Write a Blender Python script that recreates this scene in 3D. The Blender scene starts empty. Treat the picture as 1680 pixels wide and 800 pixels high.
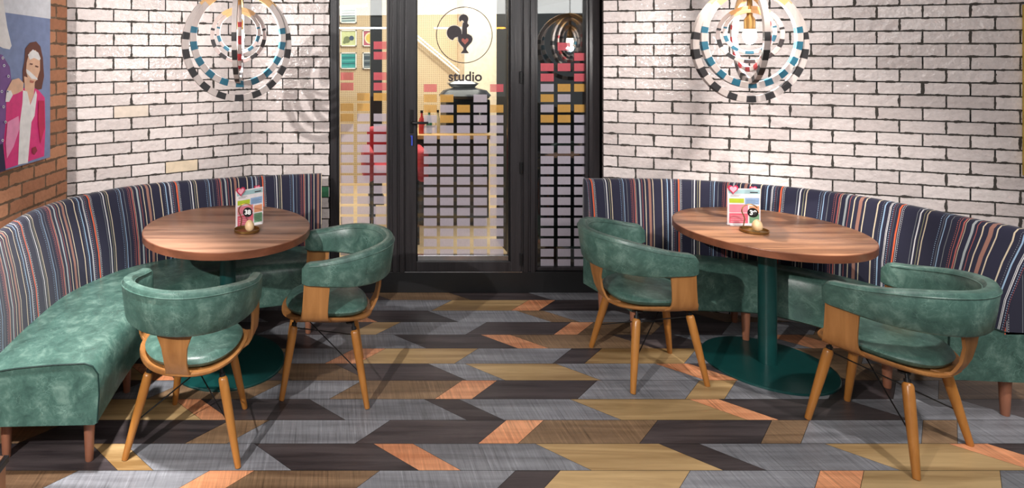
import bpy, math, random
from mathutils import Vector, Matrix
random.seed(7)
PI = math.pi
SC = bpy.context.scene
COL = SC.collection

# ------------------------------------------------------------------ camera
F, CX, CY, EYE = 1010.0, 535.0, 82.0, 1.73
cam = bpy.data.cameras.new('camera'); cam.sensor_width = 36; cam.sensor_fit = 'HORIZONTAL'
cam.lens = 36*F/1680; cam.shift_x = (840-CX)/1680; cam.shift_y = -(400-CY)/1680
cam.clip_start = .05; cam.clip_end = 80
co = bpy.data.objects.new('camera', cam); COL.objects.link(co)
co.location = (0, 0, EYE); co.rotation_euler = (PI/2, 0, 0); SC.camera = co

# ------------------------------------------------------------------ light
SC.view_settings.view_transform = 'Standard'; SC.view_settings.look = 'None'
SC.view_settings.gamma = 1; SC.view_settings.exposure = 0.28
SC.view_settings.use_curve_mapping = False
w = bpy.data.worlds.new('world'); SC.world = w; w.use_nodes = True
w.node_tree.nodes['Background'].inputs[0].default_value = (.92, .95, 1, 1)
w.node_tree.nodes['Background'].inputs[1].default_value = .22

def lamp(name, kind, loc, energy, color=(1, 1, 1), target=None, **kw):
    l = bpy.data.lights.new(name, kind); l.energy = energy; l.color = color
    for k, v in kw.items(): setattr(l, k, v)
    o = bpy.data.objects.new(name, l); COL.objects.link(o); o.location = loc
    if target is not None:
        o.rotation_euler = (Vector(target)-Vector(loc)).to_track_quat('-Z', 'Y').to_euler()
    return o
lamp('key_spot', 'SPOT', (-2.2, -.6, 2.85), 620, (1, .97, .93), (-.35, 3.3, .3), spot_size=1.15, spot_blend=.5, shadow_soft_size=.03)
lamp('right_spot', 'SPOT', (1.98, 2.86, 2.87), 190, (1, .93, .84), (2.50, 3.50, .75), spot_size=.62, spot_blend=.5, shadow_soft_size=.012)
lamp('left_spot', 'SPOT', (-.75, 2.1, 2.87), 520, (1, .98, .95), (-1.16, 2.78, .45), spot_size=.72, spot_blend=.8, shadow_soft_size=.06)
lamp('right_bench_spot', 'SPOT', (2.6, 1.3, 2.85), 190, (1, .96, .92), (2.9, 3.3, .6), spot_size=.85, spot_blend=.7, shadow_soft_size=.06)
lamp('soft_fill_area', 'AREA', (1.3, .6, 2.85), 105, (1, .98, .96), (.9, 2.7, 0), shape='RECTANGLE', size=4.5, size_y=2.0)  # added soft fill for the whole room, no ceiling fixture stands for it
lamp('studio_light', 'AREA', (1.0, 6.3, 2.8), 130, (1, .94, .84), (1.0, 6.3, 0), shape='RECTANGLE', size=3.0, size_y=2.2)
lamp('studio_wall_light', 'SPOT', (1.7, 6.2, 2.8), 130, (1, .93, .82), (1.9, 8.0, 1.7), spot_size=1.3, spot_blend=.8, shadow_soft_size=.1)

# ------------------------------------------------------------------ helpers
def px(x, Y): return (x-CX)*Y/F
def pz(y, Y): return EYE-(y-CY)*Y/F

class MB:
    def __init__(s): s.v = []; s.f = []; s.m = []; s.uv = None; s.sm = []
    def add(s, vs, fs, mi=0, smooth=False):
        b = len(s.v); s.v += [tuple(v) for v in vs]
        for f in fs: s.f.append([b+i for i in f]); s.m.append(mi); s.sm.append(smooth)
    def box(s, lo, hi, mi=0, rot=None, org=None):
        x0, y0, z0 = lo; x1, y1, z1 = hi
        vs = [Vector(p) for p in ((x0,y0,z0),(x1,y0,z0),(x1,y1,z0),(x0,y1,z0),(x0,y0,z1),(x1,y0,z1),(x1,y1,z1),(x0,y1,z1))]
        if rot is not None:
            M = Matrix.Rotation(rot, 4, 'Z'); vs = [M @ v for v in vs]
        if org is not None: vs = [v+Vector(org) for v in vs]
        s.add(vs, [(0,3,2,1),(4,5,6,7),(0,1,5,4),(1,2,6,5),(2,3,7,6),(3,0,4,7)], mi)
    def loft(s, rings, mi=0, ring_closed=True, path_closed=False, caps=True, smooth=True, mfun=None):
        n = len(rings[0]); k = len(rings); b = len(s.v)
        for r in rings: s.v += [tuple(p) for p in r]
        for i in range(k if path_closed else k-1):
            a = b+i*n; c = b+((i+1) % k)*n
            for j in range(n if ring_closed else n-1):
                j2 = (j+1) % n
                s.f.append([a+j, a+j2, c+j2, c+j]); s.m.append(mfun(i, j) if mfun else mi); s.sm.append(smooth)
        if caps and not path_closed and ring_closed:
            s.f.append([b+j for j in reversed(range(n))]); s.m.append(mi); s.sm.append(False)
            s.f.append([b+(k-1)*n+j for j in range(n)]); s.m.append(mi); s.sm.append(False)
    def tube(s, pts, r, n=10, mi=0):
        pts = [Vector(p) for p in pts]; rings = []
        rr = r if hasattr(r, '__len__') else [r]*len(pts)
        ref = None
        for i, p in enumerate(pts):
            t = (pts[min(i+1, len(pts)-1)]-pts[max(i-1, 0)]).normalized()
            if ref is None: ref = Vector((0,0,1)) if abs(t.z) < .9 else Vector((1,0,0))
            a = t.cross(ref).normalized(); bb = a.cross(t).normalized(); ref = bb
            rings.append([p+(a*math.cos(2*PI*j/n)+bb*math.sin(2*PI*j/n))*rr[i] for j in range(n)])
        s.loft(rings, mi)
    def lathe(s, prof, n=48, c=(0,0,0), mi=0, sx=1, sy=1):
        rings = [[(c[0]+r*math.cos(2*PI*j/n)*sx, c[1]+r*math.sin(2*PI*j/n)*sy, c[2]+z) for j in range(n)] for r, z in prof]
        s.loft(rings, mi)
    def build(s, name, mats, parent=None, bevel=0, seg=2, autosmooth=None, loc=None, rz=0):
        me = bpy.data.meshes.new(name); me.from_pydata(s.v, [], s.f)
        if not isinstance(mats, (list, tuple)): mats = [mats]
        for m in mats: me.materials.append(m)
        me.polygons.foreach_set('material_index', s.m); me.polygons.foreach_set('use_smooth', s.sm)
        if s.uv:
            l = me.uv_layers.new(name='UVMap')
            for i, lp in enumerate(me.loops): l.data[i].uv = s.uv[lp.vertex_index]
        me.update()
        if s.sm and any(s.sm):
            try: me.set_sharp_from_angle(angle=math.radians(40))
            except Exception: pass
        o = bpy.data.objects.new(name, me); COL.objects.link(o)
        if parent: o.parent = parent
        if bevel:
            b = o.modifiers.new('bevel', 'BEVEL'); b.width = bevel; b.segments = seg; b.limit_method = 'ANGLE'
        if loc: o.location = loc
        o.rotation_euler.z = rz
        return o

def tag(o, label=None, cat=None, group=None, kind=None):
    if label: o['label'] = label
    if cat: o['category'] = cat
    if group: o['group'] = group
    if kind: o['kind'] = kind
    return o
def empty(name, loc=(0,0,0), rz=0, label=None, cat=None, group=None, kind=None):
    o = bpy.data.objects.new(name, None); COL.objects.link(o); o.location = loc; o.rotation_euler.z = rz
    o.empty_display_size = .1
    return tag(o, label, cat, group, kind)
def copy_tree(o, parent=None):
    c = o.copy(); COL.objects.link(c)
    if parent: c.parent = parent
    for ch in [x for x in COL.objects if x.parent == o]: copy_tree(ch, c)
    return c

# ------------------------------------------------------------------ materials
def newmat(name):
    m = bpy.data.materials.new(name); m.use_nodes = True
    nt = m.node_tree; b = nt.nodes['Principled BSDF']
    return m, nt, b
def N(nt, t, **kw):
    n = nt.nodes.new(t)
    for k, v in kw.items():
        if k.startswith('i_'):
            k = k[2:]; k = int(k) if k.isdigit() else k.replace('_', ' ')
            n.inputs[k].default_value = v
        else: setattr(n, k, v)
    return n
def ramp(nt, stops, interp='LINEAR'):
    r = nt.nodes.new('ShaderNodeValToRGB'); cr = r.color_ramp; cr.interpolation = interp
    while len(cr.elements) > 1: cr.elements.remove(cr.elements[-1])
    cr.elements[0].position = stops[0][0]; cr.elements[0].color = (*stops[0][1], 1)
    for p, c in stops[1:]:
        e = cr.elements.new(p); e.color = (*c, 1)
    return r
def sr(r, g, b):   # 0-255 sRGB to linear
    f = lambda c: (c/255/12.92) if c/255 <= .04045 else ((c/255+.055)/1.055)**2.4
    return (f(r), f(g), f(b))
def plain(name, c, rough=.5, metal=0, emit=None, strength=0, spec=.5, alpha=1):
    m, nt, b = newmat(name)
    b.inputs['Base Color'].default_value = (*c, 1); b.inputs['Roughness'].default_value = rough
    b.inputs['Metallic'].default_value = metal; b.inputs['Specular IOR Level'].default_value = spec
    L = nt.links
    tc = N(nt, 'ShaderNodeTexCoord'); no = N(nt, 'ShaderNodeTexNoise', i_Scale=22., i_Detail=4.)
    L.new(tc.outputs['Object'], no.inputs['Vector'])
    r = ramp(nt, [(.3, tuple(x*.9 for x in c)), (.7, tuple(min(1, x*1.08) for x in c))])
    L.new(no.outputs[0], r.inputs[0]); L.new(r.outputs[0], b.inputs['Base Color'])
    if emit:
        b.inputs['Emission Color'].default_value = (*emit, 1); b.inputs['Emission Strength'].default_value = strength
    return m
def wood(name, c1, c2, rough=.4, scale=(1, 1, 1), ang=0, freq=26, bump=.08, axis='X', extra=None, saw=0):
    """grain runs along axis"""
    m, nt, b = newmat(name); L = nt.links
    tc = N(nt, 'ShaderNodeTexCoord'); mp = N(nt, 'ShaderNodeMapping')
    st = {'X': (.07, 1, 1), 'Y': (1, .07, 1), 'Z': (1, 1, .07)}[axis]
    mp.inputs['Scale'].default_value = tuple(st[i]*scale[i] for i in range(3))
    mp.inputs['Rotation'].default_value = (0, 0, ang)
    mp.vector_type = 'TEXTURE' if False else 'POINT'
    L.new(tc.outputs['Object'], mp.inputs[0])
    n1 = N(nt, 'ShaderNodeTexNoise', i_Scale=float(freq), i_Detail=8., i_Roughness=.65, i_Distortion=.6)
    L.new(mp.outputs[0], n1.inputs['Vector'])
    n2 = N(nt, 'ShaderNodeTexNoise', i_Scale=freq*.25, i_Detail=3.); L.new(mp.outputs[0], n2.inputs['Vector'])
    ad = N(nt, 'ShaderNodeMath', operation='ADD'); L.new(n1.outputs[0], ad.inputs[0]); L.new(n2.outputs[0], ad.inputs[1])
    mu = N(nt, 'ShaderNodeMath', operation='MULTIPLY'); L.new(ad.outputs[0], mu.inputs[0]); mu.inputs[1].default_value = .5
    r = ramp(nt, [(.38, c1), (.62, c2)]); L.new(mu.outputs[0], r.inputs[0])
    out = r.outputs[0]
    L.new(out, b.inputs['Base Color']); b.inputs['Roughness'].default_value = rough
    bp = N(nt, 'ShaderNodeBump', i_Strength=bump, i_Distance=.01); L.new(n1.outputs[0], bp.inputs['Height'])
    if saw:
        wv = N(nt, 'ShaderNodeTexNoise', i_Scale=95., i_Detail=5., i_Roughness=.7, i_Distortion=.3)
        m2 = N(nt, 'ShaderNodeMapping'); m2.inputs['Rotation'].default_value = (0, 0, saw); m2.inputs['Scale'].default_value = (1, .035, 1)
        L.new(tc.outputs['Object'], m2.inputs[0]); L.new(m2.outputs[0], wv.inputs[0])
        big = N(nt, 'ShaderNodeTexNoise', i_Scale=5., i_Detail=3.); L.new(tc.outputs['Object'], big.inputs['Vector'])
        mx = N(nt, 'ShaderNodeMix', data_type='RGBA', blend_type='MULTIPLY')
        mf = N(nt, 'ShaderNodeMath', operation='MULTIPLY', i_1=1.5); L.new(big.outputs[0], mf.inputs[0])
        L.new(mf.outputs[0], mx.inputs[0]); L.new(out, mx.inputs[6])
        rr = ramp(nt, [(.3, (.45, .45, .45)), (.45, (.9, .9, .9)), (.58, (1.1, 1.1, 1.1)), (.7, (1.6, 1.6, 1.6))]); L.new(wv.outputs[0], rr.inputs[0])
        L.new(rr.outputs[0], mx.inputs[7]); L.new(mx.outputs[2], b.inputs['Base Color'])
        bp2 = N(nt, 'ShaderNodeBump', i_Strength=.25, i_Distance=.004); L.new(wv.outputs[0], bp2.inputs['Height'])
        L.new(bp.outputs[0], bp2.inputs['Normal']); bp = bp2
    L.new(bp.outputs[0], b.inputs['Normal'])
    # tone of the single board
    at = N(nt, 'ShaderNodeAttribute', attribute_name='tone')
    if extra:
        src = b.inputs['Base Color'].links[0].from_socket
        hs = N(nt, 'ShaderNodeHueSaturation'); L.new(src, hs.inputs['Color'])
        L.new(at.outputs['Fac'], hs.inputs['Value']); L.new(hs.outputs[0], b.inputs['Base Color'])
    return m
def leather(name, c1, c2, c3, rough=.36):
    m, nt, b = newmat(name); L = nt.links
    tc = N(nt, 'ShaderNodeTexCoord')
    n1 = N(nt, 'ShaderNodeTexNoise', i_Scale=13., i_Detail=10., i_Roughness=.7, i_Distortion=.5); L.new(tc.outputs['Object'], n1.inputs['Vector'])
    r = ramp(nt, [(.3, c1), (.52, c2), (.72, c3)]); L.new(n1.outputs[0], r.inputs[0])
    # pale crackle scratches
    n3 = N(nt, 'ShaderNodeTexNoise', i_Scale=9., i_Detail=2.); L.new(tc.outputs['Object'], n3.inputs['Vector'])
    vm = N(nt, 'ShaderNodeMix', data_type='RGBA'); vm.inputs[0].default_value = .12
    L.new(tc.outputs['Object'], vm.inputs[6]); L.new(n3.outputs[1], vm.inputs[7])
    vo = N(nt, 'ShaderNodeTexVoronoi', feature='DISTANCE_TO_EDGE', i_Scale=48.); L.new(vm.outputs[2], vo.inputs['Vector'])
    cr = ramp(nt, [(0, (1, 1, 1)), (.035, (0, 0, 0))]); L.new(vo.outputs['Distance'], cr.inputs[0])
    n4 = N(nt, 'ShaderNodeTexNoise', i_Scale=14., i_Detail=4.); L.new(tc.outputs['Object'], n4.inputs['Vector'])
    r4 = ramp(nt, [(.45, (0, 0, 0)), (.75, (.4, .4, .4))]); L.new(n4.outputs[0], r4.inputs[0])
    mm = N(nt, 'ShaderNodeMath', operation='MULTIPLY'); L.new(cr.outputs[0], mm.inputs[0]); L.new(r4.outputs[0], mm.inputs[1])
    mx = N(nt, 'ShaderNodeMix', data_type='RGBA'); L.new(mm.outputs[0], mx.inputs[0]); L.new(r.outputs[0], mx.inputs[6])
    mx.inputs[7].default_value = (*[min(1, x*2.2+.03) for x in c3], 1)
    L.new(mx.outputs[2], b.inputs['Base Color']); b.inputs['Roughness'].default_value = rough
    n2 = N(nt, 'ShaderNodeTexNoise', i_Scale=5., i_Detail=10., i_Roughness=.6); L.new(tc.outputs['Object'], n2.inputs['Vector'])
    bp = N(nt, 'ShaderNodeBump', i_Strength=.28, i_Distance=.012); L.new(n2.outputs[0], bp.inputs['Height'])
    L.new(bp.outputs[0], b.inputs['Normal'])
    return m

M = {}
M['leather'] = leather('green leather', sr(46, 72, 66), sr(70, 101, 92), sr(112, 140, 129))
M['oak'] = wood('bent oak', sr(140, 92, 48), sr(170, 118, 68), .38, axis='Z', freq=30)
M['legwood'] = wood('leg wood', sr(148, 94, 40), sr(178, 120, 58), .3, axis='Z', freq=24)
M['benchleg'] = wood('bench leg wood', sr(138, 88, 66), sr(168, 112, 86), .4, axis='Z', freq=24)
M['black'] = plain('black steel', (.012, .012, .013), .35, .3)
M['frame'] = wood('black stained timber', (.016, .014, .016), (.034, .030, .033), .34, axis='Z', freq=30, bump=.25)
M['plinth'] = plain('black plinth paint', (.010, .010, .011), .45)
M['teal'] = plain('teal enamel', sr(16, 62, 60), .3)
M['piping'] = plain('dark green piping', sr(18, 44, 40), .4)
M['white'] = plain('white', (.85, .85, .85), .5)
M['darkmetal'] = plain('chrome', (.6, .6, .6), .2, 1)
M['walnutL'] = wood('walnut top', sr(92, 60, 44), sr(176, 132, 106), .32, axis='X', freq=22, bump=.06)
M['walnutR'] = wood('walnut top diagonal', sr(92, 58, 40), sr(184, 134, 100), .32, axis='X', freq=22, bump=.06, ang=-.58)
M['edge'] = wood('copper brown edge', sr(92, 54, 38), sr(140, 86, 62), .3, axis='X', freq=10, bump=.05)
M['brass'] = plain('aged brass', sr(150, 118, 70), .35, .85)
M['egg'] = wood('pale turned wood', sr(200, 164, 120), sr(224, 192, 150), .35, axis='Z', freq=30)
M['ply'] = wood('pale ring plywood', sr(196, 150, 96), sr(218, 176, 124), .45, axis='X', freq=30)
M['greige'] = wood('washed greige veneer', sr(176, 164, 160), sr(200, 188, 184), .5, axis='Z', freq=30)
M['ringblack'] = plain('charcoal block', sr(44, 42, 44), .5)
M['ringblue'] = plain('petrol blue block', sr(38, 96, 118), .5)
M['ringred'] = plain('red block', sr(170, 52, 56), .5)

def brick(name, L_, H_, c1, c2, mortar, ms, rough, chips, wob=.004, gloss_bump=.3, spots=None, coat=0):
    """brick face on the UV map, measured in metres"""
    m, nt, b = newmat(name); L = nt.links
    uv = N(nt, 'ShaderNodeUVMap', uv_map='UVMap')
    nz = N(nt, 'ShaderNodeTexNoise', i_Scale=20., i_Detail=5.); L.new(uv.outputs[0], nz.inputs['Vector'])
    su = N(nt, 'ShaderNodeVectorMath', operation='SUBTRACT'); su.inputs[1].default_value = (.5, .5, .5); L.new(nz.outputs[1], su.inputs[0])
    sc = N(nt, 'ShaderNodeVectorMath', operation='SCALE'); sc.inputs['Scale'].default_value = wob*2; L.new(su.outputs[0], sc.inputs[0])
    ad = N(nt, 'ShaderNodeVectorMath', operation='ADD'); L.new(uv.outputs[0], ad.inputs[0]); L.new(sc.outputs[0], ad.inputs[1])
    def bt(size, smooth):
        t = N(nt, 'ShaderNodeTexBrick', offset=.5, offset_frequency=2, squash=1)
        t.inputs['Scale'].default_value = 1; t.inputs['Brick Width'].default_value = L_; t.inputs['Row Height'].default_value = H_
        t.inputs['Mortar Size'].default_value = size; t.inputs['Mortar Smooth'].default_value = smooth; t.inputs['Bias'].default_value = 0
        L.new(ad.outputs[0], t.inputs['Vector']); return t
    t1 = bt(ms, .1); t1.inputs['Color1'].default_value = (*c1, 1); t1.inputs['Color2'].default_value = (*c2, 1); t1.inputs['Mortar'].default_value = (*mortar, 1)
    t2 = bt(ms+.012, 1.)
    # irregular chips that bite in from the joints
    cn = N(nt, 'ShaderNodeTexNoise', i_Scale=13., i_Detail=6., i_Roughness=.62); L.new(uv.outputs[0], cn.inputs['Vector'])
    mu = N(nt, 'ShaderNodeMath', operation='MULTIPLY_ADD', i_1=.34); L.new(t2.outputs['Fac'], mu.inputs[0]); L.new(cn.outputs[0], mu.inputs[2])
    cr = ramp(nt, [(chips, (0, 0, 0)), (chips+.015, (1, 1, 1))]); L.new(mu.outputs[0], cr.inputs[0])
    bn = N(nt, 'ShaderNodeTexNoise', i_Scale=34., i_Detail=6., i_Roughness=.7); L.new(uv.outputs[0], bn.inputs['Vector'])
    br = ramp(nt, [(.25, (.86, .86, .86)), (.75, (1.1, 1.1, 1.1))]); L.new(bn.outputs[0], br.inputs[0])
    m0 = N(nt, 'ShaderNodeMix', data_type='RGBA', blend_type='MULTIPLY'); m0.inputs[0].default_value = 1
    L.new(t1.outputs['Color'], m0.inputs[6]); L.new(br.outputs[0], m0.inputs[7])
    m1 = N(nt, 'ShaderNodeMix', data_type='RGBA'); L.new(cr.outputs[0], m1.inputs[0]); L.new(m0.outputs[2], m1.inputs[6])
    m1.inputs[7].default_value = (*(spots or mortar), 1)
    L.new(m1.outputs[2], b.inputs['Base Color'])
    mxx = N(nt, 'ShaderNodeMath', operation='MAXIMUM'); L.new(cr.outputs[0], mxx.inputs[0]); L.new(t1.outputs['Fac'], mxx.inputs[1])
    rr = N(nt, 'ShaderNodeMapRange'); rr.inputs['To Min'].default_value = rough; rr.inputs['To Max'].default_value = .9
    L.new(mxx.outputs[0], rr.inputs['Value']); L.new(rr.outputs[0], b.inputs['Roughness'])
    hn = N(nt, 'ShaderNodeTexNoise', i_Scale=26., i_Detail=3., i_Roughness=.5); L.new(uv.outputs[0], hn.inputs['Vector'])
    b1 = N(nt, 'ShaderNodeBump', i_Strength=gloss_bump, i_Distance=.012); L.new(hn.outputs[0], b1.inputs['Height'])
    inv = N(nt, 'ShaderNodeMath', operation='SUBTRACT'); inv.inputs[0].default_value = 1.; L.new(mxx.outputs[0], inv.inputs[1])
    b2 = N(nt, 'ShaderNodeBump', i_Strength=.6, i_Distance=.006); L.new(inv.outputs[0], b2.inputs['Height']); L.new(b1.outputs[0], b2.inputs['Normal'])
    L.new(b2.outputs[0], b.inputs['Normal'])
    return m
ROWH, BL = .0771, .2215
M['whitebrick'] = brick('white glazed brick', BL, ROWH, sr(228, 217, 214), sr(206, 194, 191), (.003, .003, .003), .0042, .13, .775, wob=.0013, gloss_bump=.8, spots=(.05, .043, .037))
M['redbrick'] = brick('old orange brick', .215, .076, sr(204, 144, 108), sr(170, 114, 84), sr(132, 112, 94), .006, .85, .74, wob=.005, gloss_bump=.7, spots=sr(110, 86, 66))

# ------------------------------------------------------------------ room shell
def wall(name, p0, p1, z0, z1, mat, u0, v0=0, thick=.12, out=1):
    """vertical wall from p0 to p1 (plan), UV in metres along and up"""
    p0 = Vector((*p0, 0)); p1 = Vector((*p1, 0)); d = (p1-p0); ln = d.length; d.normalize()
    n = Vector((-d.y, d.x, 0))*out*thick
    mb = MB(); q = [p0, p1, p1+n, p0+n]
    mb.v = [(p.x, p.y, z) for z in (z0, z1) for p in q]
    mb.f = [[0,1,5,4],[1,2,6,5],[2,3,7,6],[3,0,4,7],[4,5,6,7],[3,2,1,0]]; mb.m = [0]*6; mb.sm = [False]*6
    us = [u0, u0+ln, u0+ln, u0]
    mb.uv = [(us[i], z-v0) for z in (z0, z1) for i in range(4)]
    o = mb.build(name, mat); tag(o, kind='structure'); return o
CEIL = 2.95
VL = 1.7577-22*ROWH      # a bed joint of the left walls
VR = 1.768-22*ROWH
A0, A1, B1 = (-1.59, 3.78), (-.536, 4.40), (.03, 4.40)
lenA = math.hypot(A1[0]-A0[0], A1[1]-A0[1])
cornerU = .1065
wall('wall_back_left', A0, A1, 0, CEIL, M['whitebrick'], .172-lenA, VL)
wall('wall_back', A1, B1, 0, CEIL, M['whitebrick'], cornerU, VL)
R0 = (1.935, 4.293); R1 = (5.6, 4.293-.362*3.665)
wall('wall_right', R0, R1, 0, CEIL, M['whitebrick'], .131, VR)
RD = Vector((.148, .989, 0)).normalized()
L1 = Vector((A0[0], A0[1], 0)); L0 = L1-RD*4.2
wall('wall_left', (L0.x, L0.y), (L1.x, L1.y), 0, CEIL, M['redbrick'], 0, .02)

# ceiling
mb = MB(); mb.box((-4, -14, CEIL), (6, 8.2, CEIL+.1))
tag(mb.build('ceiling', plain('dark ceiling paint', (.05, .05, .055), .8)), kind='structure')

# odd glazed bricks: two cream ones in the angled wall, a green one by the window
def odd_brick(name, p0, d, u0, ua, ub, row, col):
    dn = Vector((*d, 0)).normalized(); n_ = Vector((dn.y, -dn.x, 0)); g = .0025
    a_ = Vector((*p0, 0))+dn*(ua-u0+g); b2 = Vector((*p0, 0))+dn*(ub-u0-g); z0_, z1_ = VL+row*ROWH+g, VL+(row+1)*ROWH-g
    mb = MB(); q = [a_+n_*.002, b2+n_*.002, b2-n_*.01, a_-n_*.01]
    mb.add([(p.x, p.y, z) for z in (z0_, z1_) for p in q], [(0,1,5,4),(1,2,6,5),(2,3,7,6),(3,0,4,7),(4,5,6,7),(3,2,1,0)])
    tag(mb.build(name, plain(name+' glaze', col, .2), bevel=.0015), kind='structure')
dA = (A1[0]-A0[0], A1[1]-A0[1])
odd_brick('wall_brick_1', A1, dA, .172, -2*BL, -BL, 11, sr(226, 206, 180))
odd_brick('wall_brick_2', A1, dA, .172, -3.5*BL, -2.5*BL, 16, sr(222, 206, 192))
odd_brick('wall_brick_3', A1, (1, 0), .1065, 2.5*BL, 2.5*BL+.11, 8, sr(70, 130, 96))

# ------------------------------------------------------------------ floor: 45 degree cut planks in rows
WR = .1728; Y0 = 4.263
floor_mats = [wood('grey sawn board', sr(102, 102, 107), sr(146, 147, 153), .36, axis='X', freq=22, extra=1, saw=.25, bump=.2),
              wood('charcoal board', sr(48, 42, 44), sr(84, 75, 76), .36, axis='X', freq=26, extra=1, bump=.2),
              wood('brown oak board', sr(92, 70, 52), sr(150, 122, 94), .38, axis='X', freq=14, extra=1, saw=.1, bump=.2),
              wood('light oak board', sr(126, 96, 58), sr(206, 174, 126), .36, axis='X', freq=13, extra=1, bump=.2),
              wood('copper stained board', sr(186, 116, 78), sr(230, 164, 122), .36, axis='X', freq=22, extra=1, saw=.2, bump=.2),
              plain('board gap', (.02, .018, .016), .8)]
KEY = 'GDBLC'
rows = {   # cut positions on the far edge of each row (photo columns) and the board to the right of each cut
 -1: ('B', [(725, 'D'), (853, 'G'), (965, 'B')]),
 0: ('G', [(560, 'D'), (600, 'G'), (742, 'L'), (867, 'C'), (911, 'D'), (1050, 'B'), (1110, 'G')]),
 1: ('D', [(540, 'C'), (574, 'D'), (701, 'G'), (847, 'B'), (891, 'G'), (1010, 'D'), (1120, 'B')]),
 2: ('D', [(470, 'G'), (520, 'D'), (613, 'L'), (657.6, 'G'), (798.4, 'D'), (936.5, 'C'), (974, 'B'), (1090, 'D'), (1200, 'G')]),
 3: ('D', [(500, 'G'), (645.6, 'D'), (788.6, 'C'), (837.4, 'B'), (1002.5, 'D'), (1105, 'G'), (1250, 'C'), (1310, 'B')]),
 4: ('B', [(480, 'G'), (581.6, 'C'), (632.6, 'L'), (784.4, 'G'), (938, 'D'), (987, 'L'), (1142.8, 'G'), (1260, 'C'), (1300, 'B'), (1420, 'G'), (1560, 'C'), (1602, 'D')]),
 5: ('D', [(430, 'B'), (549, 'D'), (702.5, 'G'), (762.6, 'L'), (912, 'G'), (1074.8, 'C'), (1130, 'D'), (1300, 'B'), (1450, 'G'), (1600, 'B')]),
 6: ('D', [(240, 'G'), (310, 'B'), (470, 'G'), (594, 'B'), (757.7, 'C'), (815.6, 'D'), (979.5, 'G'), (1147, 'L'), (1208, 'G'), (1370, 'D'), (1470, 'G'), (1540, 'B')]),
 7: ('B', [(70, 'L'), (285, 'C'), (330, 'D'), (507.5, 'G'), (696, 'D'), (752.9, 'G'), (935, 'L'), (1130, 'C'), (1179, 'D'), (1385, 'G'), (1570, 'D')]),
 8: ('B', [(120, 'D'), (377.5, 'B'), (442.5, 'G'), (640.3, 'D'), (830.3, 'C'), (892, 'B'), (1079, 'D'), (1266, 'B'), (1328, 'G'), (1514, 'B'), (1570, 'G')]),
 9: ('D', [(-40, 'D'), (150, 'L'), (205, 'G'), (417.5, 'D'), (612.7, 'C'), (677.7, 'G'), (878.4, 'L'), (1081, 'D'), (1147, 'G'), (1353, 'L'), (1556, 'C'), (1620, 'D')]),
 10: ('B', [(129, 'G'), (343.7, 'C'), (417.5, 'B'), (623, 'G'), (845.7, 'D'), (918.8, 'L'), (1132, 'G'), (1345, 'C'), (1417, 'L'), (1640, 'G')]),
}
mb = MB(); tones = []
XL, XR = -4.0, 6.0
def board(xa, xb, ya, yb, sl, c, tone):
    g = .0012
    mb.add([(xa+g+sl, yb+g, 0), (xb-g+sl, yb+g, 0), (xb-g, ya-g, 0), (xa+g, ya-g, 0)], [(0,1,2,3)], KEY.index(c)); tones.append(tone)
for k in range(-1, 34):
    ya = Y0-WR*k; yb = ya-WR; sl = -WR if k % 2 == 0 else WR
    if k in rows:
        first, cuts = rows[k]; xs = [((p-CX)/F*ya, c) for p, c in cuts]
    else:
        first = random.choice(KEY); xs = []; x = XL+random.random()
        while x < XR: xs.append((x, random.choice('GDBLGDB'))); x += random.choice([.56, .56, .56, .18])
    seq = 'GDBLGCDB'; x = xs[0][0]; c = first; pre = []
    pos = x
    left = [(x, c)]
    cur = x; cc = c
    while cur > XL:
        ln = .56 if cc != 'C' else .18; cur2 = cur-ln
        board(cur2, cur, ya, yb, sl, cc, random.uniform(.85, 1.15)); cur = cur2; cc = random.choice([q for q in 'GDBLGDC' if q != cc])
    for i, (xa, c) in enumerate(xs):
        if i+1 < len(xs): board(xa, xs[i+1][0], ya, yb, sl, c, random.uniform(.88, 1.14))
        else:
            cur = xa; cc = c
            while cur < XR:
                ln = .56 if cc != 'C' else .18
                board(cur, cur+ln, ya, yb, sl, cc, random.uniform(.88, 1.12)); cur += ln; cc = random.choice([q for q in 'GDBLGDB' if q != cc])
mb.add([(XL-1, -14, -.002), (XR+1, -14, -.002), (XR+1, 4.6, -.002), (XL-1, 4.6, -.002)], [(0,1,2,3)], 5); tones.append(1)
mb.add([(XL-1, -14, -.06), (XR+1, -14, -.06), (XR+1, 4.6, -.06), (XL-1, 4.6, -.06)], [(3,2,1,0)], 5); tones.append(1)
fo = mb.build('floor', floor_mats); tag(fo, kind='structure')
at = fo.data.attributes.new('tone', 'FLOAT', 'FACE')
at.data.foreach_set('value', tones)

# ------------------------------------------------------------------ glazed screen with door
YD = 4.39
def X(p): return px(p, YD)
def Z(p): return pz(p, YD)
TOPZ = 2.42
def fbox(mb, xa, xb, za, zb, ya, yb): mb.box((xa, ya, za), (xb, yb, zb))
mb = MB(); fbox(mb, X(540), X(985), 0, .147, YD-.0, YD+.22)
tag(mb.build('baseboard_back', M['plinth'], bevel=.003), kind='structure')
mb = MB(); fbox(mb, X(540), X(985), TOPZ, CEIL, YD+.0, YD+.12)
tag(mb.build('wall_header', M['frame']), kind='structure')
for i, (a, b_) in enumerate(((540, 553), (640, 665), (855, 880), (968, 985))):
    mb = MB(); xa, xb = X(a), X(b_)
    fbox(mb, xa, xb, .147, TOPZ, YD+.01, YD+.11)
    if b_-a > 20:   # stepped mouldings of the two thick posts
        fbox(mb, xa+.018, xa+.048, .147, TOPZ, YD-.006, YD+.02)
        fbox(mb, xb-.04, xb-.012, .147, TOPZ, YD-.006, YD+.02)
    o = mb.build('trim_%d' % (i+1), M['frame'], bevel=.002); tag(o, kind='structure')

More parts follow.
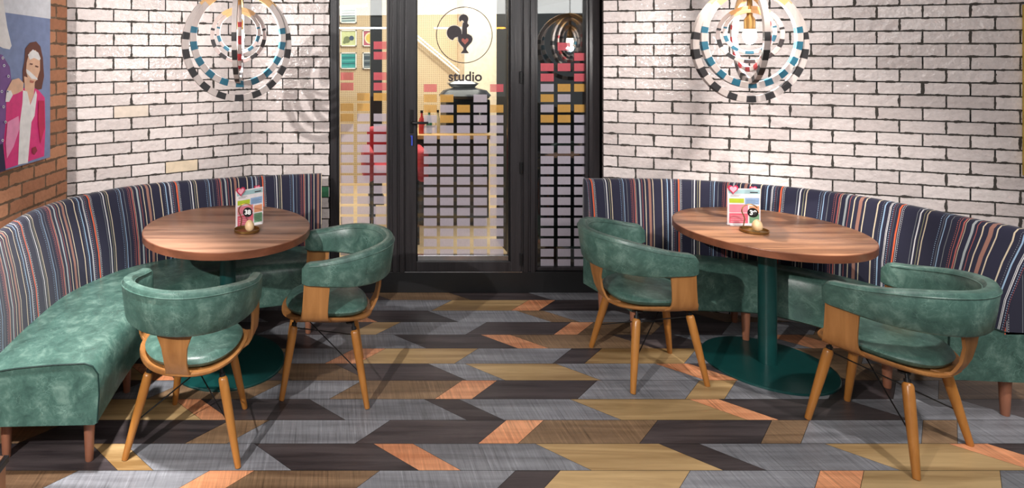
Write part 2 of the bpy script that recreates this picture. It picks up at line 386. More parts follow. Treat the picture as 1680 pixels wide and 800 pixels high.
def glass_mat():
    m, nt, b = newmat('clear glass'); L = nt.links
    nt.nodes.remove(b); out = nt.nodes['Material Output']
    tr = N(nt, 'ShaderNodeBsdfTransparent'); tr.inputs[0].default_value = (.94, .97, .96, 1)
    gl = N(nt, 'ShaderNodeBsdfGlossy', i_Roughness=.01)
    fr = N(nt, 'ShaderNodeFresnel', i_IOR=1.9)
    mx = N(nt, 'ShaderNodeMixShader'); L.new(fr.outputs[0], mx.inputs[0]); L.new(tr.outputs[0], mx.inputs[1]); L.new(gl.outputs[0], mx.inputs[2])
    L.new(mx.outputs[0], out.inputs[0]); return m
M['glass'] = glass_mat()
def film(name, c, alpha):
    m, nt, b = newmat(name); L = nt.links; nt.nodes.remove(b); out = nt.nodes['Material Output']
    tr = N(nt, 'ShaderNodeBsdfTransparent'); df = N(nt, 'ShaderNodeBsdfDiffuse'); tl = N(nt, 'ShaderNodeBsdfTranslucent')
    wv = N(nt, 'ShaderNodeTexNoise', i_Scale=60.); rr = ramp(nt, [(.3, tuple(x*.92 for x in c)), (.7, c)]); L.new(wv.outputs[0], rr.inputs[0])
    L.new(rr.outputs[0], df.inputs[0]); L.new(rr.outputs[0], tl.inputs[0])
    m1 = N(nt, 'ShaderNodeMixShader'); m1.inputs[0].default_value = .4; L.new(df.outputs[0], m1.inputs[1]); L.new(tl.outputs[0], m1.inputs[2])
    m2 = N(nt, 'ShaderNodeMixShader'); m2.inputs[0].default_value = alpha; L.new(tr.outputs[0], m2.inputs[1]); L.new(m1.outputs[0], m2.inputs[2])
    L.new(m2.outputs[0], out.inputs[0]); return m
FILM = [film('pink film', sr(250, 124, 136), .78), film('amber film', sr(246, 192, 108), .78), film('lilac frosted film', sr(224, 214, 228), .76)]
def squares(mb, cols, y0, pattern, ylast, yg):
    k = 0; y = y0
    while y < ylast:
        pat = pattern[k] if k < len(pattern) else 'L'*len(cols)
        for (a, b_), c in zip(cols, pat):
            if c == '.': continue
            y2 = min(y+12.7, ylast)
            if y2-y < 1.5: continue
            xa, xb, za, zb = px(a, yg), px(b_, yg), pz(y2, yg), pz(y, yg)
            mb.add([(xa, yg, za), (xb, yg, za), (xb, yg, zb), (xa, yg, zb)], [(0,1,2,3)], 'POL'.index(c))
        k += 1; y += 16.9
YG = YD+.055
def glazing(name, xa, xb, zb, fw, label, cols, y0, pattern, ylast):
    r = empty(name, ((xa+xb)/2, YD+.05, zb), kind='structure')
    inv = Vector(r.location)
    def fin(mb, nm, mat, par=r, **k):
        mb.v = [(v[0]-inv.x, v[1]-inv.y, v[2]-inv.z) for v in mb.v]
        return mb.build(nm, mat, par, **k)
    mb = MB(); d0, d1 = YD+.025, YD+.085
    fbox(mb, xa, xa+fw, zb, TOPZ, d0, d1); fbox(mb, xb-fw, xb, zb, TOPZ, d0, d1)
    fbox(mb, xa+fw, xb-fw, zb, zb+fw*1.3, d0, d1); fbox(mb, xa+fw, xb-fw, TOPZ-fw, TOPZ, d0, d1)
    fin(mb, 'window_frame', M['frame'], bevel=.002)
    mb = MB(); fbox(mb, xa+fw-.004, xb-fw+.004, zb+fw, TOPZ-fw+.004, YG, YG+.006)
    g = fin(mb, 'glass_pane', M['glass'])
    mb = MB(); squares(mb, cols, y0, pattern, ylast, YG-.0015)
    mb.v = [(v[0]-inv.x, v[1]-inv.y, v[2]-inv.z) for v in mb.v]
    s = mb.build('window_film', FILM, g)
    return r
glazing('window_1', X(553), X(640), .15, .018, '', [(558.6, 580), (586, 606.6), (613, 634)], 68,
        ['..P', '..P', '...', 'P.P', 'P.P', '.OO', 'OO.', 'OLL'], 436)
glazing('window_2', X(880), X(968), .15, .018, '', [(887, 908.5), (915, 936), (942, 964)], 70,
        ['.P.', '..P', 'PPP', 'P.P', 'LOO', 'OL.', 'LOO', 'OOL'], 436)

# the door leaf
door = empty('door_1', ((X(665)+X(855))/2, YD+.05, .152), kind='structure')
DI = Vector(door.location)
def dpart(mb, nm, mat, par=None, **k):
    mb.v = [(v[0]-DI.x, v[1]-DI.y, v[2]-DI.z) for v in mb.v]
    return mb.build(nm, mat, par or door, **k)
mb = MB(); za = .152
fbox(mb, X(665), X(683), za, TOPZ-.01, YD, YD+.07); fbox(mb, X(838), X(855), za, TOPZ-.01, YD, YD+.07)
fbox(mb, X(683), X(838), za, Z(429), YD, YD+.07); fbox(mb, X(683), X(838), TOPZ-.10, TOPZ-.01, YD, YD+.07)
dpart(mb, 'door_frame', M['frame'], bevel=.003)
mb = MB(); a = .012
fbox(mb, X(683), X(683)+a, Z(429), TOPZ-.10, YD+.02, YD+.05); fbox(mb, X(838)-a, X(838), Z(429), TOPZ-.10, YD+.02, YD+.05)
dpart(mb, 'glazing_bead', M['black'], bevel=.002)
mb = MB(); fbox(mb, X(683)+a, X(838)-a, Z(429), Z(420), YD+.015, YD+.05)
tag(dpart(mb, 'glazing_bead', M['darkmetal'], bevel=.002), 'bare metal bead along the bottom of the door glass')
mb = MB(); fbox(mb, X(683)+a-.003, X(838)-a+.003, Z(420), TOPZ-.10, YG, YG+.006)
gp = dpart(mb, 'glass_pane', M['glass'])
mb = MB(); squares(mb, [(695.3, 716.6), (722, 744), (749.7, 771), (777, 799), (804, 826)], 138, ['P...P', 'OO.L.', 'OLOLO', 'LOLLL'], 419, YG-.0015)
dpart(mb, 'window_film', FILM, gp)
# emblem on the glass, in millimetre-thin vinyl
def v2(cx, cy): return (px(cx, YG), YG-.002, pz(cy, YG))
def crop(p): return (700+p[0]/5.715, p[1]/5.715)
vinyl = plain('dark vinyl', sr(58, 50, 54), .5); vwhite = film('white vinyl edge', (.9, .88, .86), .8); vpink = film('heart vinyl', sr(240, 150, 140), .9)
mb = MB(); n = 72; cxp, cyp = crop((352, 328))
ro, ri = 46.4, 45.0
vs = []
for i in range(n):
    t = 2*PI*i/n
    vs += [v2(cxp+ro*math.cos(t), cyp+ro*math.sin(t)), v2(cxp+ri*math.cos(t), cyp+ri*math.sin(t))]
mb.add(vs, [(2*i, 2*((i+1) % n), 2*((i+1) % n)+1, 2*i+1) for i in range(n)])
def arc(cx, cy, r, a0, a1, n=14): return [(cx+r*math.cos(math.radians(a0+(a1-a0)*i/n)), cy+r*math.sin(math.radians(a0+(a1-a0)*i/n))) for i in range(n+1)]
comb = arc(346, 178, 43, 150, 395, 18)+[(384, 212), (366, 222), (350, 214), (344, 196), (330, 188), (316, 202), (308, 200)]
tail = [(328, 322), (290, 345), (262, 352), (248, 372)]+arc(258, 308, 69, 100, 352, 20)
neck = [(340, 212), (378, 216), (396, 236), (388, 250), (376, 262), (378, 330), (330, 330), (334, 250)]
body = [(292, 340), (330, 320), (390, 320), (420, 338), (430, 366), (420, 396), (392, 424), (374, 446), (372, 466), (396, 498), (318, 498), (344, 466), (344, 446), (320, 420), (296, 388)]
heart = [(358, 418), (326, 384), (326, 366), (340, 358), (358, 372), (374, 358), (390, 366), (390, 384)]
def poly(mb, pts, mi, off, grow=0):
    c = [sum(p[0] for p in pts)/len(pts), sum(p[1] for p in pts)/len(pts)]
    out = []
    for p in pts:
        d = math.hypot(p[0]-c[0], p[1]-c[1]) or 1
        q = (p[0]+(p[0]-c[0])/d*grow, p[1]+(p[1]-c[1])/d*grow)
        x, y = crop(q); v = v2(x, y); out.append((v[0], v[1]-off, v[2]))
    mb.add(out, [tuple(range(len(out)))], mi)
for pl, o_ in ((comb, 0), (tail, 0), (neck, .0002), (body, .0001)):
    poly(mb, pl, 1, .0002+o_, 7)
for pl, o_ in ((comb, 0), (tail, .0003), (neck, .0006), (body, .0009)):
    poly(mb, pl, 0, .001+o_)
poly(mb, heart, 2, .0030)
dpart(mb, 'emblem', [vinyl, vwhite, vpink], gp)
def text(body_, name, size, loc, rot, mat, parent=None, ext=.0004, bold=.0, align='CENTER'):
    cu = bpy.data.curves.new(name, 'FONT'); cu.body = body_; cu.size = size; cu.extrude = ext; cu.offset = bold
    cu.align_x = align; cu.align_y = 'CENTER'
    tmp = bpy.data.objects.new(name+'_tmp', cu); COL.objects.link(tmp)
    dg = bpy.context.evaluated_depsgraph_get(); me = bpy.data.meshes.new_from_object(tmp.evaluated_get(dg))
    bpy.data.objects.remove(tmp)
    me.materials.clear(); me.materials.append(mat)
    o = bpy.data.objects.new(name, me); COL.objects.link(o); o.location = loc; o.rotation_euler = rot
    if parent: o.parent = parent
    return o
text('studio', 'lettering', .098, (px(763, YG)-DI.x, YG-.003-DI.y, pz(126, YG)-DI.z), (PI/2, 0, 0), vinyl, gp, bold=.0022)
# handle with key, hinges
mb = MB(); hx = X(675)
mb.box((hx-.013, YD-.008, Z(218)), (hx+.013, YD, Z(180)))
hd = dpart(mb, 'door_handle', M['black'], bevel=.003)
mb = MB(); mb.tube([(hx-DI.x, YD-.005-DI.y, Z(200)-DI.z), (hx-DI.x, YD-.05-DI.y, Z(200)-DI.z), (hx+.01-DI.x, YD-.058-DI.y, Z(200)-DI.z), (hx+.11-DI.x, YD-.058-DI.y, Z(200)-DI.z)], .009, 12)
mb.build('lever', M['black'], hd)
mb = MB(); mb.lathe([(0, 0), (.008, 0), (.008, .01), (0, .01)], 16, (hx-DI.x, YD-.012-DI.y, Z(224)-DI.z)); 
mb.box((hx-.004-DI.x, YD-.02-DI.y, Z(238)-DI.z), (hx+.006-DI.x, YD-.014-DI.y, Z(223)-DI.z))
tag(mb.build('key', plain('blue key', sr(60, 80, 190), .4), hd), 'blue tagged key hanging in the lock')
for yy in (127, 275, 425):
    mb = MB(); mb.box((X(853.5)-.004, YD-.014, Z(yy+10)), (X(853.5)+.012, YD, Z(yy-10)))
    dpart(mb, 'hinge', M['black'], bevel=.003)
mb = MB(); mb.box((X(664), YD-.004, .146), (X(856), YD+.02, .1515))
tag(mb.build('trim_5', M['darkmetal']), kind='structure')

# ------------------------------------------------------------------ studio room behind the glass
YS = 8.0
def peg():
    m, nt, b = newmat('pegboard'); L = nt.links
    tc = N(nt, 'ShaderNodeTexCoord'); vo = N(nt, 'ShaderNodeVectorMath', operation='SCALE'); vo.inputs['Scale'].default_value = 1/.026
    L.new(tc.outputs['Object'], vo.inputs[0]); fr = N(nt, 'ShaderNodeVectorMath', operation='FRACTION'); L.new(vo.outputs[0], fr.inputs[0])
    sb = N(nt, 'ShaderNodeVectorMath', operation='SUBTRACT'); sb.inputs[1].default_value = (.5, 0, .5); L.new(fr.outputs[0], sb.inputs[0])
    mk = N(nt, 'ShaderNodeVectorMath', operation='MULTIPLY'); mk.inputs[1].default_value = (1, 0, 1); L.new(sb.outputs[0], mk.inputs[0])
    le = N(nt, 'ShaderNodeVectorMath', operation='LENGTH'); L.new(mk.outputs[0], le.inputs[0])
    r = ramp(nt, [(.2, sr(120, 96, 70)), (.26, sr(214, 190, 156))]); L.new(le.outputs['Value'], r.inputs[0]); L.new(r.outputs[0], b.inputs['Base Color'])
    return m
mb = MB(); mb.box((-1.2, YS, 0), (px(762, YS), YS+.05, CEIL)); tag(mb.build('wall_studio_pegboard', peg()), kind='structure')
mb = MB(); mb.box((px(762, 7.6), 7.6, 0), (px(836, 7.6), 8.05, CEIL)); tag(mb.build('wall_studio_cream', plain('cream paint', sr(232, 212, 186), .7)), kind='structure')
mb = MB(); mb.box((1.55, 4.75, 0), (6.0, 5.6, CEIL)); tag(mb.build('wall_studio_dark', plain('dark curtain wall', (.012, .012, .013), .8)), kind='structure')
mb = MB(); mb.box((-1.3, 4.6, 0), (-1.2, YS, CEIL)); tag(mb.build('wall_studio_left', plain('studio side paint', sr(214, 200, 176), .7)), kind='structure')
mb = MB(); mb.box((-1.3, 4.6, -.02), (6.0, YS+.05, .0)); tag(mb.build('floor_studio', wood('pale studio floor', sr(206, 176, 136), sr(226, 198, 160), .4, axis='X', freq=10)), kind='structure')
# framed prints on the pegboard
def sframe(xa, xb, ya, yb, mats, label, kind):
    Y = YS-.03; x0, x1, z0, z1 = px(xa, Y), px(xb, Y), pz(yb, Y), pz(ya, Y)
    r = empty('framed_print', ((x0+x1)/2, Y+.02, z0), label=label, cat='picture', group='framed prints on the studio pegboard')
    o = Vector(r.location); t = .014
    def P(mb, nm, mat, **k):
        mb.v = [(v[0]-o.x, v[1]-o.y, v[2]-o.z) for v in mb.v]; return mb.build(nm, mat, r, **k)
    mb = MB(); mb.box((x0, Y, z0), (x0+t, Y+.025, z1)); mb.box((x1-t, Y, z0), (x1, Y+.025, z1)); mb.box((x0, Y, z0), (x1, Y+.025, z0+t)); mb.box((x0, Y, z1-t), (x1, Y+.025, z1))
    P(mb, 'picture_frame', M['white'])
    mb = MB(); mb.box((x0+t, Y+.012, z0+t), (x1-t, Y+.02, z1-t)); yy = Y+.010
    cx_, cz = (x0+x1)/2, (z0+z1)/2; rr = (x1-x0)*.3
    def disc(cx, cz, r_, mi, off=0, sx=1):
        mb.add([(cx+r_*sx*math.cos(2*PI*i/20), yy-off, cz+r_*math.sin(2*PI*i/20)) for i in range(20)], [tuple(range(20))], mi)
    if kind == 'blob': disc(cx_-.02, cz-.02, rr*.7, 1); disc(cx_+.04, cz, rr*.5, 2, .001); disc(cx_-.05, cz-.05, rr*.35, 1, .002)
    if kind == 'ring': disc(cx_, cz, rr*1.25, 1); disc(cx_, cz, rr*.95, 2, .001)
    if kind == 'waves':
        for q in range(5):
            zq = z0+t+(z1-z0-2*t)*(q+.5)/5
            mb.add([(x0+t*1.5, yy, zq-.008), (x1-t*1.5, yy, zq-.002), (x1-t*1.5, yy, zq+.01), (x0+t*1.5, yy, zq+.004)], [(0,1,2,3)], 1+q % 2)
    P(mb, 'print', mats)
c = plain
sframe(558, 585, 14, 38, [c('pale print', sr(190, 205, 205)), c('pr1', sr(90, 120, 130)), c('pr2', sr(60, 70, 70))], 'framed pale print topmost above the abstract leaf print', 'waves')
sframe(558.5, 585, 49, 76, [c('lime print', sr(206, 214, 160)), c('pr3', sr(120, 130, 90)), c('pr4', sr(60, 78, 110))], 'framed pale green print with a dark blotchy shape', 'blob')
sframe(558.5, 585, 86, 113, [c('teal print', sr(40, 150, 150)), c('pr5', sr(90, 190, 186)), c('pr6', sr(24, 100, 110))], 'framed teal print with wavy bands', 'waves')
sframe(595, 621, 49, 76, [c('pink print', sr(180, 90, 110)), c('pr7', sr(230, 220, 180)), c('pr8', sr(220, 190, 90))], 'framed pink print with a round yellow shape', 'ring')
sframe(595, 621, 86, 113, [c('slate print', sr(70, 86, 96)), c('pr9', sr(150, 160, 164)), c('pr10', sr(40, 50, 60))], 'framed dark slate print with thin bands', 'waves')
# black column in the studio
Yc = 6.9
mb = MB(); mb.box((px(608, Yc), Yc, 0), (px(627, Yc), Yc+.1, CEIL))
mb.box((px(608, Yc)-.02, Yc-.02, 0), (px(627, Yc)+.02, Yc+.12, .1))
tag(mb.build('black_column', M['black'], bevel=.004), 'black square column in the studio behind the left window', 'column')
# counter
cn = empty('counter', (1.0, 6.3, 0), label='dark fronted counter with wooden top across the studio', cat='counter')
mb = MB(); mb.box((-.35, -.25, .08), (.6, .25, .86)); mb.box((-.33, -.22, 0), (.58, .2, .08)); mb.build('body', plain('dark counter', (.03, .027, .026), .5), cn, bevel=.005)
mb = MB(); mb.box((-.38, -.3, .86), (.61, .3, .90)); mb.build('worktop', M['ply'], cn, bevel=.004)
for x0 in (-.34, -.02, .3):
    mb = MB(); mb.box((x0, -.262, .12), (x0+.28, -.25, .82)); d = mb.build('cabinet_door', plain('dark brown door', (.05, .038, .03), .5), cn, bevel=.003)
    mb = MB(); mb.box((x0+.24, -.28, .5), (x0+.25, -.262, .62)); mb.build('handle', M['darkmetal'], d)
# machine on the counter
mc = empty('coffee_machine', (1.42, 6.3, .90), label='black machine with rounded silver edged hood on the studio counter', cat='machine')
mb = MB(); mb.box((-.22, -.16, .0), (.22, .18, .34)); mb.build('body', M['black'], mc, bevel=.02)
mb = MB(); mb.lathe([(0, .45), (.1, .45), (.2, .42), (.24, .37), (.22, .34), (0, .34)], 32, (0, 0, 0), 0, 1.1, .8); mb.build('hood', plain('dark grey gloss', (.03, .03, .035), .2), mc)
mb = MB(); mb.lathe([(0, .53), (.08, .53), (.14, .49), (.1, .45), (0, .45)], 32, (-.02, 0, 0), 0, 1.2, .8); mb.build('lid', M['darkmetal'], mc)
mb = MB(); mb.tube([(.1, -.1, .26), (.1, -.22, .24), (.1, -.24, .1)], .012); mb.build('spout', M['darkmetal'], mc)
for k, (x, cl) in enumerate(((.95, (190, 60, 60)), (1.03, (60, 120, 90)), (1.12, (210, 190, 150)))):
    mb = MB(); mb.lathe([(0, 0), (.028, 0), (.03, .01), (.03, .13), (.012, .17), (.011, .21), (0, .21)], 20)
    o_ = mb.build('bottle', plain('bottle glaze %d' % k, sr(*cl), .2), loc=(x, 6.12+.03*k, .90))
    tag(o_, ['red', 'green', 'cream'][k]+' bottle standing on the wooden counter top in the studio', 'bottle', 'bottles on the studio counter')
    mb = MB(); mb.lathe([(0, .205), (.014, .205), (.014, .23), (0, .23)], 16); mb.build('cap', M['black'], o_)
# red armchair
ra = empty('armchair', (.62, 5.65, 0), label='red upholstered armchair half hidden behind the door post', cat='armchair')
red = plain('red upholstery', sr(190, 50, 62), .7)
mb = MB(); mb.box((-.2, -.22, .56), (.2, .2, .68)); mb.build('seat', red, ra, bevel=.04, seg=4)
mb = MB(); mb.box((-.23, .16, .56), (.23, .30, 1.0)); mb.build('backrest', red, ra, bevel=.05, seg=4)
for sx in (-1, 1):
    mb = MB(); mb.box((sx*.24-.05, -.22, .56), (sx*.24+.05, .2, .84)); mb.build('armrest', red, ra, bevel=.04, seg=4)
    for sy in (-.17, .2):
        mb = MB(); mb.tube([(sx*.2, sy, 0), (sx*.19, sy, .57)], [.012, .02]); mb.build('leg', M['black'], ra)
# handrail
mb = MB(); Yh = 7.9
for dz in (0, .05):
    mb.tube([(px(676, Yh), Yh, pz(58, Yh)+dz), (px(760, Yh), Yh, pz(128, Yh)+dz)], .012, 8)
for t in (.05, .5, .95):
    x = px(676, Yh)*(1-t)+px(760, Yh)*t; z = pz(58, Yh)*(1-t)+pz(128, Yh)*t
    mb.tube([(x, Yh, z+.02), (x, YS+.01, z+.02)], .008, 8)
tag(mb.build('wall_rail', M['white']), 'pale double rail sloping down the pegboard wall', 'rail')

# ------------------------------------------------------------------ banquettes
def stripes():
    m, nt, b = newmat('striped upholstery'); L = nt.links
    uv = N(nt, 'ShaderNodeUVMap', uv_map='UVMap'); sp = N(nt, 'ShaderNodeSeparateXYZ'); L.new(uv.outputs[0], sp.inputs[0])
    P = .585
    dv = N(nt, 'ShaderNodeMath', operation='DIVIDE', i_1=P); L.new(sp.outputs[0], dv.inputs[0])
    fr = N(nt, 'ShaderNodeMath', operation='FRACT'); L.new(dv.outputs[0], fr.inputs[0])
    navy = sr(36, 36, 54); navy2 = sr(30, 31, 44)
    cream, white, olive, lb, coral, orange, grey, cor2 = sr(206, 190, 164), sr(214, 212, 214), sr(128, 126, 100), sr(150, 178, 206), sr(176, 98, 90), sr(224, 104, 66), sr(120, 124, 128), sr(150, 108, 96)
    S = [(0, .012, orange), (.0125, .004, white), (.085, .005, grey), (.098, .009, white), (.118, .006, olive), (.131, .008, cream), (.208, .003, grey), (.218, .006, lb), (.241, .004, grey),
         (.278, .003, coral), (.292, .008, coral), (.302, .004, cream), (.325, .016, sr(160, 166, 168)), (.345, .005, coral), (.366, .007, cream), (.390, .024, cor2), (.419, .006, cream),
         (.478, .008, cream), (.513, .008, lb), (.538, .004, white), (.5435, .004, white), (.569, .003, grey)]
    def mk(lo, hi):
        st = [(0, navy)]
        for a, w_, c_ in S:
            w_ *= .68; c_ = tuple(q*.85 for q in c_)
            if lo <= a/P < hi:
                st.append(((a/P-lo)/(hi-lo), c_)); st.append((min(1, ((a+w_)/P-lo)/(hi-lo)), navy))
        if st[1][0] == 0: st = st[1:]
        return ramp(nt, st[:32], 'CONSTANT')
    cut = .45
    r1 = mk(0, cut); r2 = mk(cut, 1.0)
    a = N(nt, 'ShaderNodeMath', operation='DIVIDE', i_1=cut); L.new(fr.outputs[0], a.inputs[0]); L.new(a.outputs[0], r1.inputs[0])
    q = N(nt, 'ShaderNodeMapRange'); q.inputs['From Min'].default_value = cut; q.inputs['From Max'].default_value = 1; L.new(fr.outputs[0], q.inputs['Value']); L.new(q.outputs[0], r2.inputs[0])
    g = N(nt, 'ShaderNodeMath', operation='GREATER_THAN', i_1=cut); L.new(fr.outputs[0], g.inputs[0])
    mx = N(nt, 'ShaderNodeMix', data_type='RGBA'); L.new(g.outputs[0], mx.inputs[0]); L.new(r1.outputs[0], mx.inputs[6]); L.new(r2.outputs[0], mx.inputs[7])
    # running stitches: dotted lines
    def stitch(pos, prev, col):
        d = N(nt, 'ShaderNodeMath', operation='SUBTRACT', i_1=pos/P); L.new(fr.outputs[0], d.inputs[0])
        ab = N(nt, 'ShaderNodeMath', operation='ABSOLUTE'); L.new(d.outputs[0], ab.inputs[0])
        lt = N(nt, 'ShaderNodeMath', operation='LESS_THAN', i_1=.0011/P); L.new(ab.outputs[0], lt.inputs[0])
        v = N(nt, 'ShaderNodeMath', operation='MULTIPLY', i_1=90.); L.new(sp.outputs[1], v.inputs[0])
        f2 = N(nt, 'ShaderNodeMath', operation='FRACT'); L.new(v.outputs[0], f2.inputs[0])
        g2 = N(nt, 'ShaderNodeMath', operation='GREATER_THAN', i_1=.5); L.new(f2.outputs[0], g2.inputs[0])
        mu = N(nt, 'ShaderNodeMath', operation='MULTIPLY'); L.new(lt.outputs[0], mu.inputs[0]); L.new(g2.outputs[0], mu.inputs[1])
        m_ = N(nt, 'ShaderNodeMix', data_type='RGBA'); L.new(mu.outputs[0], m_.inputs[0]); L.new(prev, m_.inputs[6]); m_.inputs[7].default_value = (*col, 1)
        return m_.outputs[2]
    out = mx.outputs[2]
    for p_, c_ in ((.022, white), (.556, lb), (.562, coral), (.27, coral), (.198, lb), (.505, grey)): out = stitch(p_, out, c_)
    tw = N(nt, 'ShaderNodeTexNoise', i_Scale=700., i_Detail=2.); L.new(uv.outputs[0], tw.inputs['Vector'])
    rr = ramp(nt, [(.3, (.75, .75, .75)), (.7, (1.2, 1.2, 1.2))]); L.new(tw.outputs[0], rr.inputs[0])
    mm = N(nt, 'ShaderNodeMix', data_type='RGBA', blend_type='MULTIPLY'); mm.inputs[0].default_value = 1; L.new(out, mm.inputs[6]); L.new(rr.outputs[0], mm.inputs[7])
    L.new(mm.outputs[2], b.inputs['Base Color']); b.inputs['Roughness'].default_value = .85; b.inputs['Specular IOR Level'].default_value = .2
    b.inputs['Sheen Weight'].default_value = .15
    return m
M['stripes'] = stripes()

def resample(pts, n):
    P = [Vector((x, y, 0)) for x, y in pts]
    dense = []
    for i in range(len(P)-1):
        p0 = P[max(i-1, 0)]; p1 = P[i]; p2 = P[i+1]; p3 = P[min(i+2, len(P)-1)]
        for k in range(16):
            t = k/16
            dense.append(.5*((2*p1)+(-p0+p2)*t+(2*p0-5*p1+4*p2-p3)*t*t+(-p0+3*p1-3*p2+p3)*t**3))
    dense.append(P[-1])
    for _ in range(3):
        dense = [dense[0]]+[(dense[i-1]+dense[i]*2+dense[i+1])/4 for i in range(1, len(dense)-1)]+[dense[-1]]
    cum = [0]
    for i in range(1, len(dense)): cum.append(cum[-1]+(dense[i]-dense[i-1]).length)
    out = []; j = 0
    for k in range(n):
        s = cum[-1]*k/(n-1)
        while j < len(cum)-2 and cum[j+1] < s: j += 1
        t = (s-cum[j])/max(1e-9, cum[j+1]-cum[j]); out.append(dense[j].lerp(dense[j+1], min(1, t)))
    return out, cum[-1]

def banquette(label, T, B, Fr, legs, ztop, zback, zfront, zbot, u0, loc, flip):
    n = 90
    t_, lt = resample(T, n); b_, lb = resample(B, n); f_, lf = resample(Fr, n)
    r = empty('banquette', (loc[0], loc[1], 0), label=label, cat='bench')
    o = Vector((loc[0], loc[1], 0))
    # backrest
    mb = MB(); mb.uv = []; rings = []; acc = 0
    for i in range(n):
        if i: acc += (t_[i]-t_[i-1]).length
        Tp, Bp = t_[i]-o, b_[i]-o
        d = (Bp-Tp); dn = d.normalized(); th = min(.075, d.length*.62); Tf = Tp+dn*th
        def P(p, z): return (p.x, p.y, z)
        pr = [P(Bp, zback-.012), P(Bp, zback+.004), P(Bp.lerp(Tf, .3)+dn*.014, zback+.14), P(Bp.lerp(Tf, .7)+dn*.012, ztop-.16), P(Tf+dn*.004, ztop-.06), P(Tf-dn*.006, ztop-.022),
              P(Tf-dn*.024, ztop-.004), P(Tp+dn*.02, ztop), P(Tp+dn*.004, ztop-.008), P(Tp, ztop-.03), P(Tp, zback-.012)]
        rings.append(pr)
        h = 0
        for j, p in enumerate(pr):
            if j: h += (Vector(p)-Vector(pr[j-1])).length
            mb.uv.append((u0+flip*acc, h))
    mb.loft(rings)
    # separate cap vertices so that the ends carry their own stripes
    for e, idx in ((0, list(range(11))), (1, list(range(len(mb.v)-11, len(mb.v))))): pass
    caps = [mb.f[-2], mb.f[-1]]
    for ci, cf in enumerate(caps):
        base = len(mb.v); nf = []
        for q in cf:
            mb.v.append(mb.v[q]); uq = mb.uv[q]
            k = (q % 11); ref = mb.v[(q//11)*11+1]; tp = mb.v[(q//11)*11+9]
            dist = (Vector((mb.v[q][0], mb.v[q][1]))-Vector((ref[0], ref[1]))).length
            mb.uv.append((uq[0]+.02+dist, mb.v[q][2])); nf.append(base+len(nf))
        mb.f[len(mb.f)-2+ci] = nf
    mb.build('backrest', M['stripes'], r)
    # seat
    mb = MB(); rings = []
    for i in range(n):
        Tp, Bp, Fp = t_[i]-o, b_[i]-o, f_[i]-o
        Bi = Tp.lerp(Bp, .08); d = (Fp-Bp); L_ = d.length; dn = d.normalized()
        e = min(.05, L_*.3)
        zf = zfront
        def P(p, z): return (p.x, p.y, z)
        pr = [P(Bi, zback-.01), P(Bp, zback), P(Bp+dn*(L_*.3), zback+(zf-zback)*.6), P(Bp+dn*(L_*.62), zf-.003), P(Fp-dn*e, zf), P(Fp-dn*e*.35, zf-.012), P(Fp+dn*.004, zf-.045),
              P(Fp+dn*.008, (zf+zbot)/2), P(Fp, zbot+.01), P(Fp-dn*.012, zbot), P(Bi, zbot)]
        rings.append(pr)
    mb.loft(rings)
    mb.build('seat', M['leather'], r)
    # piping at both ends of the seat
    for idx in (0, n-1):
        rg = rings[idx]; ax = (Vector(rings[1 if idx == 0 else n-2][3])-Vector(rg[3])).normalized()*-.002
        mb = MB(); mb.tube([Vector(p)+ax for p in rg[1:9]], .0032, 8); mb.build('piping', M['piping'], r)
    for (x, y) in legs:
        mb = MB(); mb.tube([(x-o.x, y-o.y, 0), (x-o.x, y-o.y, .004), (x-o.x, y-o.y, zbot*.5), (x-o.x, y-o.y, zbot+.01)], [.015, .017, .021, .025], 20); mb.build('leg', M['benchleg'], r)
    return r
TL = [(-1.50, 2.47), (-1.56, 2.95), (-1.57, 3.25), (-1.50, 3.50), (-1.36, 3.716), (-1.206, 3.867), (-.933, 4.01), (-.43, 4.17), (-.03, 4.25)]
BLc = [(-1.39, 2.47), (-1.40, 2.64), (-1.405, 2.934), (-1.385, 3.25), (-1.30, 3.49), (-1.16, 3.70), (-.90, 3.87), (-.4, 4.03), (-.03, 4.11)]
FL = [(-.925, 2.49), (-.925, 2.85), (-.90, 3.08), (-.80, 3.29), (-.66, 3.45), (-.5, 3.55), (-.24, 3.64), (-.04, 3.68)]
banquette('curved banquette by the orange brick wall, green seat and striped back', TL, BLc, FL, [(-1.0, 2.60), (-1.01, 3.12), (-.11, 3.77), (-1.36, 2.62), (-1.28, 3.35), (-.2, 4.08)], .885, .43, .465, .215, .0, (-1.1, 3.4), 1)
TR = [(1.70, 4.08), (2.0, 4.08), (2.285, 4.06), (2.536, 3.985), (2.80, 3.87), (3.0, 3.73), (3.14, 3.54), (3.22, 3.33), (3.27, 3.12), (3.32, 2.98), (3.36, 2.84)]
BR = [(1.70, 3.96), (2.0, 3.955), (2.28, 3.93), (2.52, 3.86), (2.72, 3.76), (2.88, 3.64), (3.0, 3.49), (3.07, 3.32), (3.10, 3.12), (3.11, 2.98), (3.13, 2.84)]
FRr = [(1.80, 3.61), (2.0, 3.625), (2.22, 3.62), (2.5, 3.59), (2.66, 3.48), (2.76, 3.35), (2.81, 3.2), (2.86, 3.05), (2.90, 2.94), (2.92, 2.88)]
banquette('curved banquette by the long white brick wall, green seat and striped back', TR, BR, FRr, [(2.495, 3.66), (2.88, 3.16), (3.22, 2.92), (1.86, 3.72), (1.8, 4.02), (2.6, 3.92), (3.18, 3.3)], .885, .43, .465, .19, .585-.03, (2.6, 3.6), 1)

